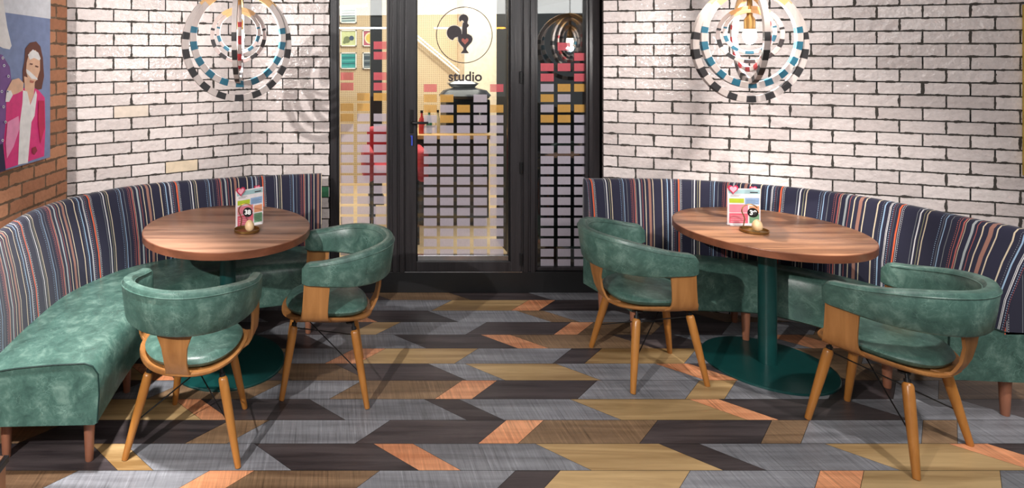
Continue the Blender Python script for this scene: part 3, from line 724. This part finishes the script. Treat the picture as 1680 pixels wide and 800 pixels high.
# ------------------------------------------------------------------ chairs
def make_chair(label, loc, rz):
    r = empty('tub_chair', (0, 0, 0), label=label, cat='chair', group='green leather tub chairs')
    # backrest band
    mb = MB(); path = []
    a, b_ = .262, .285; yc = -.035
    for k in range(7): y = .105-(.105-yc)*k/7; path.append((a-.006*(1-k/7), y))
    for k in range(33):
        t = PI*k/32; path.append((a*math.cos(t), yc-b_*math.sin(t)))
    for k in range(1, 8): y = yc+(.105-yc)*k/7; path.append((-(a-.006*k/7), y))
    rings = []; n = len(path)
    acc = [0]
    for i in range(1, n): acc.append(acc[-1]+math.dist(path[i], path[i-1]))
    tot = acc[-1]
    for i, (x, y) in enumerate(path):
        x2, y2 = path[min(i+1, n-1)]; x1, y1 = path[max(i-1, 0)]
        tx, ty = x2-x1, y2-y1; l = math.hypot(tx, ty); nx, ny = -ty/l, tx/l
        if nx*x+ny*(y-yc) < 0: nx, ny = -nx, -ny
        q = max(0, min(1, (.105-y)/.42)); q = q*q*(3-2*q)
        zt = .712+.062*q; zb = .600-.012*q
        e = min(acc[i], tot-acc[i]); R = .045
        k = 1 if e > R else math.sqrt(max(0, 1-((R-e)/R)**2)); k = max(k, .25)
        zt2 = zb+(zt-zb)*(.62+.38*k); zb2 = zb+.012*(1-k); th = .027*(.45+.55*k)
        sec = []
        H = zt2-zb2
        for (u, v) in ((-1, .06), (-.7, 0), (.7, 0), (1, .06), (1.04, .5), (1, .88), (.62, .98), (0, 1.0), (-.62, .98), (-1, .88), (-1.04, .5)):
            z = zb2+H*v; off = u*th+(z-.6)*.13*(.4+.6*q)
            sec.append((x+nx*off, y+ny*off, z))
        rings.append(sec)
    mb.loft(rings); bk = mb.build('backrest', M['leather'], r)
    for hz, u in ((9, -1), (5, 1)):
        mb = MB(); mb.tube([rings[i][hz] for i in range(2, n-2)], .0028, 6); mb.build('piping', M['leather'], bk)
    # plywood seat shell and cushion
    def outl(s, z, dz=0):
        o_ = []
        for j in range(48):
            t = 2*PI*j/48; c_, s_ = math.cos(t), math.sin(t)
            sg = lambda v, p: math.copysign(abs(v)**p, v)
            x = .232*sg(c_, .86)*s; y = -.015+.235*sg(s_, .86)*s
            lift = dz*(abs(x)/.232)**3
            o_.append((x, y, z+lift))
        return o_
    mb = MB(); mb.loft([outl(.0, .374), outl(.6, .374, .012), outl(.86, .376, .03), outl(.97, .380, .036), outl(1.0, .386, .038), outl(1.0, .394, .038), outl(.97, .398, .036), outl(.8, .395, .028), outl(.5, .393), outl(0, .393)]); mb.build('seat_shell', M['oak'], r)
    mb = MB(); mb.loft([outl(.0, .394), outl(.80, .400, .026), outl(.88, .410, .03), outl(.905, .424, .026), outl(.88, .438, .018), outl(.8, .450, .01), outl(.5, .462), outl(0, .466)]); mb.build('seat_cushion', M['leather'], r)
    # bent plywood supports: one at the rear, one each side
    def ribbon(axis):
        pr = [(.19, .405), (.222, .414), (.242, .426), (.254, .446), (.259, .475), (.262, .52), (.265, .60), (.268, .64)]
        if axis == 'rear': pr = [(.19, .396), (.222, .392), (.243, .398), (.254, .416), (.259, .455), (.262, .52), (.265, .60), (.268, .64)]
        if axis == 'rear': pr = [(-.015+r_*1.0, z) for r_, z in pr]; pr = [(x+.018+(.022 if z > .5 else .012 if z > .43 else 0), z) for x, z in pr]
        wd = [.17, .13, .105, .096, .096, .108, .165, .175] if axis == 'rear' else [.19, .165, .145, .132, .126, .124, .126, .126]
        rings = []
        for i, (q, z) in enumerate(pr):
            q2, z2 = pr[min(i+1, 7)]; q1, z1 = pr[max(i-1, 0)]; l = math.hypot(q2-q1, z2-z1); nx, nz = (z2-z1)/l, -(q2-q1)/l
            h = wd[i]/2; t = .006; cy = .048-(.018*(z-.41)/.23)
            cor = [(q-nx*t, z-nz*t, -h), (q+nx*t, z+nz*t, -h), (q+nx*t, z+nz*t, h), (q-nx*t, z-nz*t, h)]
            if axis == 'rear': rings.append([(w_, -q_, z_) for q_, z_, w_ in cor])
            else: rings.append([(axis*q_, cy+w_, z_) for q_, z_, w_ in cor])
        mb = MB(); mb.loft(rings); o_ = mb.build('back_support', M['oak'], r, bevel=.002)
        return o_
    ribbon('rear'); ribbon(1); ribbon(-1)
    L = []
    for sx, sy in ((-1, -1), (1, -1), (-1, 1), (1, 1)):
        foot = Vector((sx*(.245 if sy < 0 else .175), sy*.21, 0)); top = Vector((sx*(.162 if sy < 0 else .118), sy*.15, .345))
        ts = [0, .004, .02, .3, .6, .85, .96, .985, 1]; rad = [.010, .0125, .0135, .0165, .0195, .0205, .020, .017, .010]
        mb = MB(); mb.tube([foot.lerp(top, t) for t in ts], rad, 20); mb.build('leg', M['legwood'], r)
        d = (top-foot).normalized(); up = top+d*.03
        mb = MB(); mb.tube([top-d*.004, up, Vector((up.x*.9, up.y*.9, .372))], .007, 10); mb.lathe([(0, .369), (.022, .369), (.022, .377), (0, .377)], 16, (up.x*.9, up.y*.9, 0)); mb.tube([top-d*.002, top+d*.012], .0125, 12)
        mb.build('leg_mount', M['black'], r); L.append((foot, top))
    for i, j in ((0, 3), (1, 2)):
        a_, b2 = L[i]; c_, d_ = L[j]
        p0 = a_.lerp(b2, .42); p1 = c_.lerp(d_, .97)
        mb = MB(); mb.tube([p0, p1], .003, 8); mb.build('brace_wire', M['black'], r)
    r.location = loc; r.rotation_euler.z = rz
    return r
ch = make_chair('green tub chair in front of the left table, back to the viewer', (-.587, 2.785, 0), -.10)
def place(label, loc, rz):
    c_ = copy_tree(ch); c_.location = loc; c_.rotation_euler.z = rz; c_['label'] = label; return c_
place('green tub chair at the right side of the left table, nearest the door', (-.011, 3.217, 0), math.radians(90))
place('green tub chair at the left end of the right table, beside the door', (1.755, 3.345, 0), math.radians(-90))
place('green tub chair front right, turned towards the right table', (2.509, 2.777, 0), math.radians(25.9))

# ------------------------------------------------------------------ tables
def table(label, loc, top_mat, rt=.458, rb=.315):
    r = empty('pedestal_table', (*loc, 0), label=label, cat='table', group='round walnut pedestal tables')
    mb = MB(); mb.lathe([(0, .748), (rt-.006, .748), (rt-.003, .75), (rt-.0015, .7495)][:1]+[(rt-.005, .748), (rt-.005, .75), (0, .75)], 96)
    mb = MB(); mb.lathe([(0, .712), (rt-.004, .712), (rt-.004, .7495), (rt-.006, .751), (0, .751)], 96); mb.build('tabletop', top_mat, r)
    mb = MB(); mb.loft([[(q*math.cos(2*PI*j/96), q*math.sin(2*PI*j/96), z) for j in range(96)] for q, z in ((rt-.004, .711), (rt, .713), (rt, .748), (rt-.003, .7505), (rt-.005, .7505))], caps=False)
    mb.build('edge_band', M['edge'], r)
    mb = MB(); mb.lathe([(0, .012), (.044, .012), (.044, .70), (0, .70)], 40); mb.lathe([(0, .70), (.11, .70), (.11, .711), (0, .711)], 40); mb.build('column', M['teal'], r)
    mb = MB(); mb.lathe([(0, 0), (rb, 0), (rb, .007), (rb-.004, .011), (.05, .013), (0, .013)], 96); mb.build('base', M['teal'], r)
    return r
TLc = (-.548, 3.43); TRc = (2.43, 3.39)
table('round walnut table with teal pedestal, left, at the banquette by the orange brick', TLc, M['walnutL'])
table('round walnut table with teal pedestal, right, streaked with lamp shadows', TRc, M['walnutR'])

def number_stand(num, loc, rz, label):
    r = empty('table_number_stand', (*loc, .751), rz, label, 'table number', 'table number stands')
    mb = MB(); a_, b_ = .068, .062
    mb.lathe([(0, 0), (.9, 0), (1, .004), (1.02, .016), (.97, .016), (.94, .005), (0, .004)], 48, (0, 0, 0), 0, a_, b_)
    mb.v = [(x, y, z) for x, y, z in mb.v]; mb.build('tray', M['brass'], r)
    mb = MB(); pts = [(-.04, .035, .012), (-.035, .035, .04)]
    for k in range(15):
        t = math.radians(215-k*13); pts.append((-.008+.040*math.cos(t), .03, .105+.036*math.sin(t)))
    pts.insert(2, (-.032, .034, .06)); mb.tube(pts, .003, 8); mb.build('wire_hook', M['brass'], r)
    mb = MB(); c_ = (.002, .022, .098); R = .026
    mb.loft([[(c_[0]+q*math.cos(2*PI*j/32), c_[1]+y, c_[2]+q*math.sin(2*PI*j/32)) for j in range(32)] for q, y in ((0, -.003), (R*.97, -.003), (R, -.001), (R, .001), (R*.97, .003), (0, .003))])
    d = mb.build('number_disc', M['black'], r)
    t = text(num, 'lettering', .034, (c_[0], c_[1]-.0042, c_[2]), (PI/2, 0, 0), M['white'], d, bold=.0012)
    return r
def egg(loc, label):
    mb = MB(); prof = []
    for k in range(17):
        t = PI*k/16; z = -math.cos(t); rr = math.sin(t)*(1-.14*z); prof.append((.025*rr, .032+.032*z))
    mb.lathe(prof, 32, (0, 0, .0)); o_ = mb.build('wooden_egg', M['egg'], loc=(*loc, .7575)); tag(o_, label, 'egg', 'wooden eggs in the number trays'); return o_
def menu(loc, rz, label):
    W, H, T = .178, .205, .004
    r = empty('menu_card', (*loc, .751), rz, label, 'menu', 'menu cards')
    cols = [sr(238, 230, 232), sr(164, 196, 200), sr(188, 204, 60), sr(150, 178, 214), sr(226, 104, 124), sr(232, 160, 120), sr(130, 178, 140), sr(60, 60, 66), sr(236, 140, 156)]
    ms = [plain('menu ink %d' % i, c_, .35) for i, c_ in enumerate(cols)]
    mb = MB(); mb.box((-W/2, 0, .002), (W/2, T, H)); mb.v = [(x, y+.10*(z/H)*0, z) for x, y, z in mb.v]
    y = -.0006
    def rc(x0, x1, z0, z1, mi, o=0): mb.add([(-W/2+x0*W, y-o, z0*H), (-W/2+x1*W, y-o, z0*H), (-W/2+x1*W, y-o, z1*H), (-W/2+x0*W, y-o, z1*H)], [(0,1,2,3)], mi)
    rc(.03, .98, .86, .975, 1); rc(.05, .5, .61, .73, 2); rc(.53, .96, .57, .75, 3); rc(.05, .62, .35, .57, 8); rc(.05, .62, .06, .33, 4); rc(.66, .96, .34, .53, 5); rc(.66, .96, .06, .31, 6)
    for k in range(4):
        rc(.08, .40-.05*(k % 2), .79-.03*(k)+.03, .797-.03*k+.03, 7, .0004) if k < 2 else None
        rc(.09, .55-.06*(k % 2), .10+.05*k, .107+.05*k, 0, .0004); rc(.57, .92-.07*(k % 2), .60+.03*k, .606+.03*k, 7, .0004); rc(.69, .93-.05*(k % 2), .10+.045*k, .106+.045*k, 7, .0004)
    rc(.68, .92, .885, .915, 7, .0004)
    mb.build('card', ms, r)
    # heart topped clips
    for hx_, s_ in ((-.062, .028), (.052, .02)):
        pts = []
        for k in range(32):
            t = 2*PI*k/32; pts.append((hx_+s_*math.sin(t)**3, 0, H-.002+s_*(13*math.cos(t)-5*math.cos(2*t)-2*math.cos(3*t)-math.cos(4*t))/16))
        mb = MB(); yb = -.004 if hx_ < 0 else .005
        mb.loft([[(p[0], yb, p[2]) for p in pts], [(p[0], yb-.0025, p[2]) for p in pts]], smooth=False)
        h = mb.build('heart_badge', plain('raspberry', sr(196, 40, 78), .4), r)
        mb = MB(); cz = H-.002
        mb.add([(hx_+(p[0]-hx_)*.72, yb-.003, cz+(p[2]-cz)*.72+.0) for p in pts], [tuple(range(32))]); mb.build('heart_rim', plain('pale pink', sr(240, 170, 186), .4), h)
    mb = MB(); mb.box((-W/2+.01, -.012, 0), (W/2-.01, .03, .003)); mb.box((-W/2+.01, T, 0), (W/2-.01, T+.003, .03))
    mb.build('stand', plain('clear acrylic', (.75, .75, .76), .15), r)
    return r
number_stand('38', (-.428, 3.325), .0, 'table number stand 38 on the left table')
egg((-.410, 3.300), 'wooden egg sitting in the number 38 tray on the left table')
menu((-.425, 3.43), math.radians(40), 'menu card turned at an angle on the left table')
number_stand('39', (2.305, 3.315), -.25, 'table number stand 39 on the right table')
egg((2.315, 3.305), 'pale wooden egg sitting in the number 39 tray on the right table')
menu((2.335, 3.44), math.radians(-3), 'menu card squarely facing the viewer on the right table')

# ------------------------------------------------------------------ pendant lamps of nested rings
def ring(mb_, R, cz, rotz, tilt, w_, d, dark, wood_ang=44, plain_ang=78, off=0, nblk=20.):
    """w_: radial width, d: depth along the axis; materials 0 ply 1 greige 2.. dark"""
    n = 144; rings = []; M3 = Matrix.Rotation(rotz, 3, 'Z') @ Matrix.Rotation(tilt, 3, 'X')
    for i in range(n):
        t = 2*PI*i/n; c_, s_ = math.sin(t), math.cos(t)
        sec = []
        for (u, v) in ((-1, -1), (1, -1), (1, 1), (-1, 1)):
            rr = R-w_/2+u*w_/2; p = M3 @ Vector((rr*c_, v*d/2+off, rr*s_)); sec.append((p.x, p.y, p.z+cz))
        rings.append(sec)
    def mf(i, j):
        a_ = (i+.5)/n*360; a_ = a_ if a_ <= 180 else 360-a_
        if a_ < wood_ang: return 0
        if a_ < plain_ang: return 1
        fb = (180-a_)
        ph = (fb+nblk*.25) % nblk
        return 2 if ph < nblk*.5 else 1
    mb_.loft(rings, path_closed=True, mfun=mf, smooth=False)
def pendant(label, loc, rmain, rperp, energy):
    x, y = loc; face = rmain-.62 if rmain == 0 else rmain-.31; z0 = 1.76
    r = empty('ring_pendant_lamp', (x, y, 1.46), label=label, cat='pendant lamp', group='nested ring pendant lamps')
    def Rg(nm, dark, R, cz, rz_, tilt, w_=.034, d=.022, off=0, wa=44, pa=78, nb=20.):
        mb = MB(); ring(mb, R, cz-1.46, rz_, tilt, w_, d, dark, wa, pa, off, nb)
        return mb.build(nm, [M['ply'], M['greige'], M[dark]], r, bevel=.002)
    Rg('outer_ring', 'ringblack', .3065, z0, rmain, 0, .034, .026)
    Rg('blue_ring', 'ringblue', .268, z0+.037, rmain, 0, .034, .022, -.012)
    Rg('inner_ring', 'ringblack', .151, 1.811, face, 0, .021, .022, 0, 38, 76, 36.)
    Rg('inner_blue_ring', 'ringblue', .118, 1.826, face, 0, .019, .020, -.01, 38, 76, 36.)
    Rg('cross_ring', 'ringblack', .258, 1.808, rperp, 0, .030, .026, 0, 44, 74, 22.)
    Rg('red_cross_ring', 'ringred', .205, 1.82, rperp+.12, 0, .026, .022, 0, 44, 74, 26.)
    mb = MB(); mb.lathe([(0, .34), (.022, .34), (.026, .36), (.026, .43), (.014, .45), (.010, .61), (0, .61)], 24); mb.build('socket', M['brass'], r)
    mb = MB(); mb.tube([(0, 0, .60), (0, 0, CEIL-1.46-.02)], .0035, 8); mb.build('cable', M['black'], r)
    mb = MB(); mb.lathe([(0, CEIL-1.46-.03), (.05, CEIL-1.46-.03), (.055, CEIL-1.46), (0, CEIL-1.46)], 32); mb.build('ceiling_rose', M['black'], r)
    mb = MB(); mb.lathe([(0, .30), (.016, .304), (.029, .325), (.033, .350), (.028, .375), (.014, .40), (.012, .41), (0, .41)][:], 24, (0, 0, 0)); 
    em = plain('glowing bulb', (1, .95, .85), .3, emit=(1, .88, .70), strength=20); mb.v = [(a_, b_, c_-.0) for a_, b_, c_ in mb.v]
    mb.build('bulb', em, r)
    l = lamp('pendant_light', 'POINT', (x, y, 1.74), energy, (1, .96, .92), shadow_soft_size=.03)
    l.location.z = 1.745
    return r
pendant('nested ring pendant lamp above the left table', (-.475, 3.34), math.radians(26), math.radians(93), 23)
pendant('nested ring pendant lamp above the right table', (2.236, 3.25), 0, math.radians(72), 32)

# ------------------------------------------------------------------ painting on the orange brick wall
WN = Vector((RD.y, -RD.x, 0))          # out of the wall, into the room
def onwall(x, y, off):                  # where a photo ray meets the picture plane
    d = Vector(((x-CX)/F, 1, -(y-CY)/F)); p0 = L1+WN*off
    t = (p0-Vector((0, 0, EYE))).dot(WN)/d.dot(WN); return Vector((0, 0, EYE))+d*t
pc = [onwall(84, 258, .045), onwall(-70, 258, .045)]
sR = (pc[0]-L1).dot(RD); sL = (pc[1]-L1).dot(RD)
zb = pc[0].z; zt = zb+1.02
pr = empty('painting', L1+RD*((sR+sL)/2)+WN*.04+Vector((0, 0, zb)), math.atan2(RD.y, RD.x), 'large canvas painting of a figure in a pink jacket', 'painting')
hw = (sR-sL)/2
mb = MB(); mb.box((-hw, .0, 0), (hw, .036, zt-zb)); 
# local -y faces the room
pcol = [sr(126, 142, 182), sr(226, 228, 236), sr(104, 54, 40), sr(232, 186, 156), sr(226, 52, 128), sr(240, 150, 190), sr(240, 236, 236), sr(126, 84, 150), sr(40, 34, 70), sr(190, 110, 90), sr(196, 24, 80), sr(150, 40, 60)]
pm = [plain('paint %d' % i, c_, .5) for i, c_ in enumerate(pcol)]
mb.build('canvas', pm[0], pr, bevel=.003)
mb = MB(); org = Vector(pr.location); lay = [0]
def paint(pts, mi):
    lay[0] += 1; out = []
    for x, y in pts:
        p = onwall(x/2, y/2, .045)-org; out.append((max(-hw, min(hw, p.dot(RD))), -.0012-.0003*lay[0], max(0, min(zt-zb, p.z))))
    mb.add(out, [tuple(range(len(out)))], mi)
# shapes given in doubled photo columns/rows
paint([(-60, -50), (168, -50), (168, 62), (-60, 30)], 1)
paint([(-60, -50), (8, -30), (26, 90), (40, 150), (34, 162), (12, 158), (-60, 120)], 6)
paint([(-60, 160), (10, 180), (34, 220), (40, 270), (30, 340), (20, 400), (14, 480), (16, 562), (-60, 590)], 7)
paint([(-60, 500), (10, 470), (18, 500), (20, 560), (-60, 580)], 8)
paint([(82, 200), (84, 160), (100, 140), (120, 136), (134, 152), (142, 190), (146, 250), (138, 292), (118, 296), (112, 270), (90, 262), (76, 276), (76, 230)], 2)
paint([(46, 300), (76, 290), (100, 282), (128, 296), (148, 320), (150, 420), (146, 512), (20, 554), (12, 480), (20, 400), (22, 330)], 4)
paint([(80, 250), (116, 262), (112, 310), (98, 345), (84, 320)], 3)
paint([(88, 205), (98, 170), (118, 164), (132, 190), (132, 230), (122, 262), (108, 275), (94, 262), (86, 235)], 3)
paint([(76, 296), (90, 300), (100, 344), (118, 296), (122, 310), (114, 380), (104, 400), (92, 534), (60, 540), (66, 400), (74, 340)], 6)
paint([(92, 180), (108, 162), (126, 172), (134, 192), (130, 198), (112, 190), (98, 196)], 6)
paint([(86, 226), (96, 232), (122, 256), (124, 262), (104, 258), (88, 240)], 6)
paint([(18, 330), (22, 296), (40, 262), (62, 256), (78, 272), (76, 296), (58, 306), (40, 312), (28, 334)], 3)
paint([(18, 334), (22, 300), (36, 296), (42, 312), (30, 334)], 6)
paint([(98, 207), (108, 209), (106, 213), (97, 211)], 2); paint([(116, 214), (127, 218), (124, 222), (115, 219)], 2)
paint([(98, 262), (112, 266), (108, 273), (98, 270)], 9)
paint([(104, 486), (116, 480), (122, 494), (112, 508), (104, 500)], 11)
paint([(24, 400), (60, 380), (64, 420), (44, 480), (22, 520), (18, 470)], 5)
paint([(126, 330), (144, 330), (146, 420), (132, 470), (124, 400)], 10)
for (x, y) in ((8, 190), (12, 215), (26, 250), (4, 300), (16, 400), (6, 460), (22, 300), (8, 350)):
    paint([(x+4*math.cos(k*PI/4), y+5*math.sin(k*PI/4)) for k in range(8)], 1); paint([(x+2*math.cos(k*PI/4), y+2.6*math.sin(k*PI/4)) for k in range(8)], 8)
mb.build('painted_figure', pm, pr)

# yellow framed picture on the far right of the long wall
dR = Vector((R1[0]-R0[0], R1[1]-R0[1], 0)).normalized(); nR = Vector((dR.y, -dR.x, 0))
dd = Vector(((1676.5-CX)/F, 1, 0)); P0 = Vector((R0[0], R0[1], 0))
tt = P0.dot(nR)/dd.dot(nR); yp = dd*tt; zbot = EYE-(287-CY)/F*yp.y
yf = empty('framed_picture', (yp.x, yp.y, zbot), math.atan2(dR.y, dR.x), 'yellow framed picture at the right end of the white brick wall', 'picture')
mb = MB(); t = .03; W, H = .7, .98
for lo, hi in (((0, -.03, 0), (t, -.002, H)), ((W-t, -.03, 0), (W, -.002, H)), ((t, -.03, 0), (W-t, -.002, t)), ((t, -.03, H-t), (W-t, -.002, H))): mb.box(lo, hi)
mb.build('picture_frame', plain('mustard paint', sr(190, 160, 70), .5), yf, bevel=.003)
mb = MB(); mb.box((t, -.014, t), (W-t, -.004, H-t)); mb.build('print', plain('charcoal print', sr(70, 66, 62), .5), yf)

# corner of a low wooden box at the lower left
bx = empty('wooden_box', (-1.29, 1.80, 0), 0, 'low wooden box with black edged top in the left foreground', 'box')
mb = MB(); mb.box((-.24, -.22, 0), (.24, .22, .375)); mb.build('body', wood('box timber', sr(150, 98, 62), sr(180, 126, 84), .5, axis='Z', freq=18), bx, bevel=.003)
mb = MB(); mb.box((-.247, -.227, .375), (.247, .227, .398)); mb.build('edge_trim', M['black'], bx, bevel=.002)
mb = MB(); mb.box((-.235, -.215, .398), (.235, .215, .403)); mb.build('top', M['walnutL'], bx)

# tube lights far behind the viewer, mirrored in the glass
tm = plain('lit tube', (1, 1, 1), .3, emit=(.92, .97, 1), strength=20)
orange_m = plain('lit amber tube', (1, .6, .2), .3, emit=(1, .42, .05), strength=12)
def tube_light(x, y, z, ln, rz, mat, label):
    r = empty('tube_light', (x, y, z), rz, label, 'ceiling light', 'suspended tube lights behind the viewer')
    mb = MB(); mb.tube([(-ln/2, 0, 0), (ln/2, 0, 0)], .028, 12); mb.build('tube', mat, r)
    mb = MB(); mb.box((-ln/2-.03, -.03, .028), (ln/2+.03, .03, .07)); mb.build('housing', M['white'], r)
    for s_ in (-1, 1):
        mb = MB(); mb.tube([(s_*ln*.4, 0, .07), (s_*ln*.4, 0, CEIL-z)], .004, 6); mb.build('suspension_wire', M['black'], r)
tube_light(4.76, -12.7, 2.5, 1.95, 0, tm, 'cool white tube light mirrored in the door glass')
tube_light(6.12, -12.7, 2.5, .62, 0, orange_m, 'amber tube light mirrored beside the white one in the door glass')
tube_light(1.35, -12.7, 2.5, 2.2, 0, tm, 'long white tube light mirrored in the left window')
tube_light(.55, -5.6, 2.75, 1.0, .7, tm, 'slanting white tube light mirrored at the top of the left window')
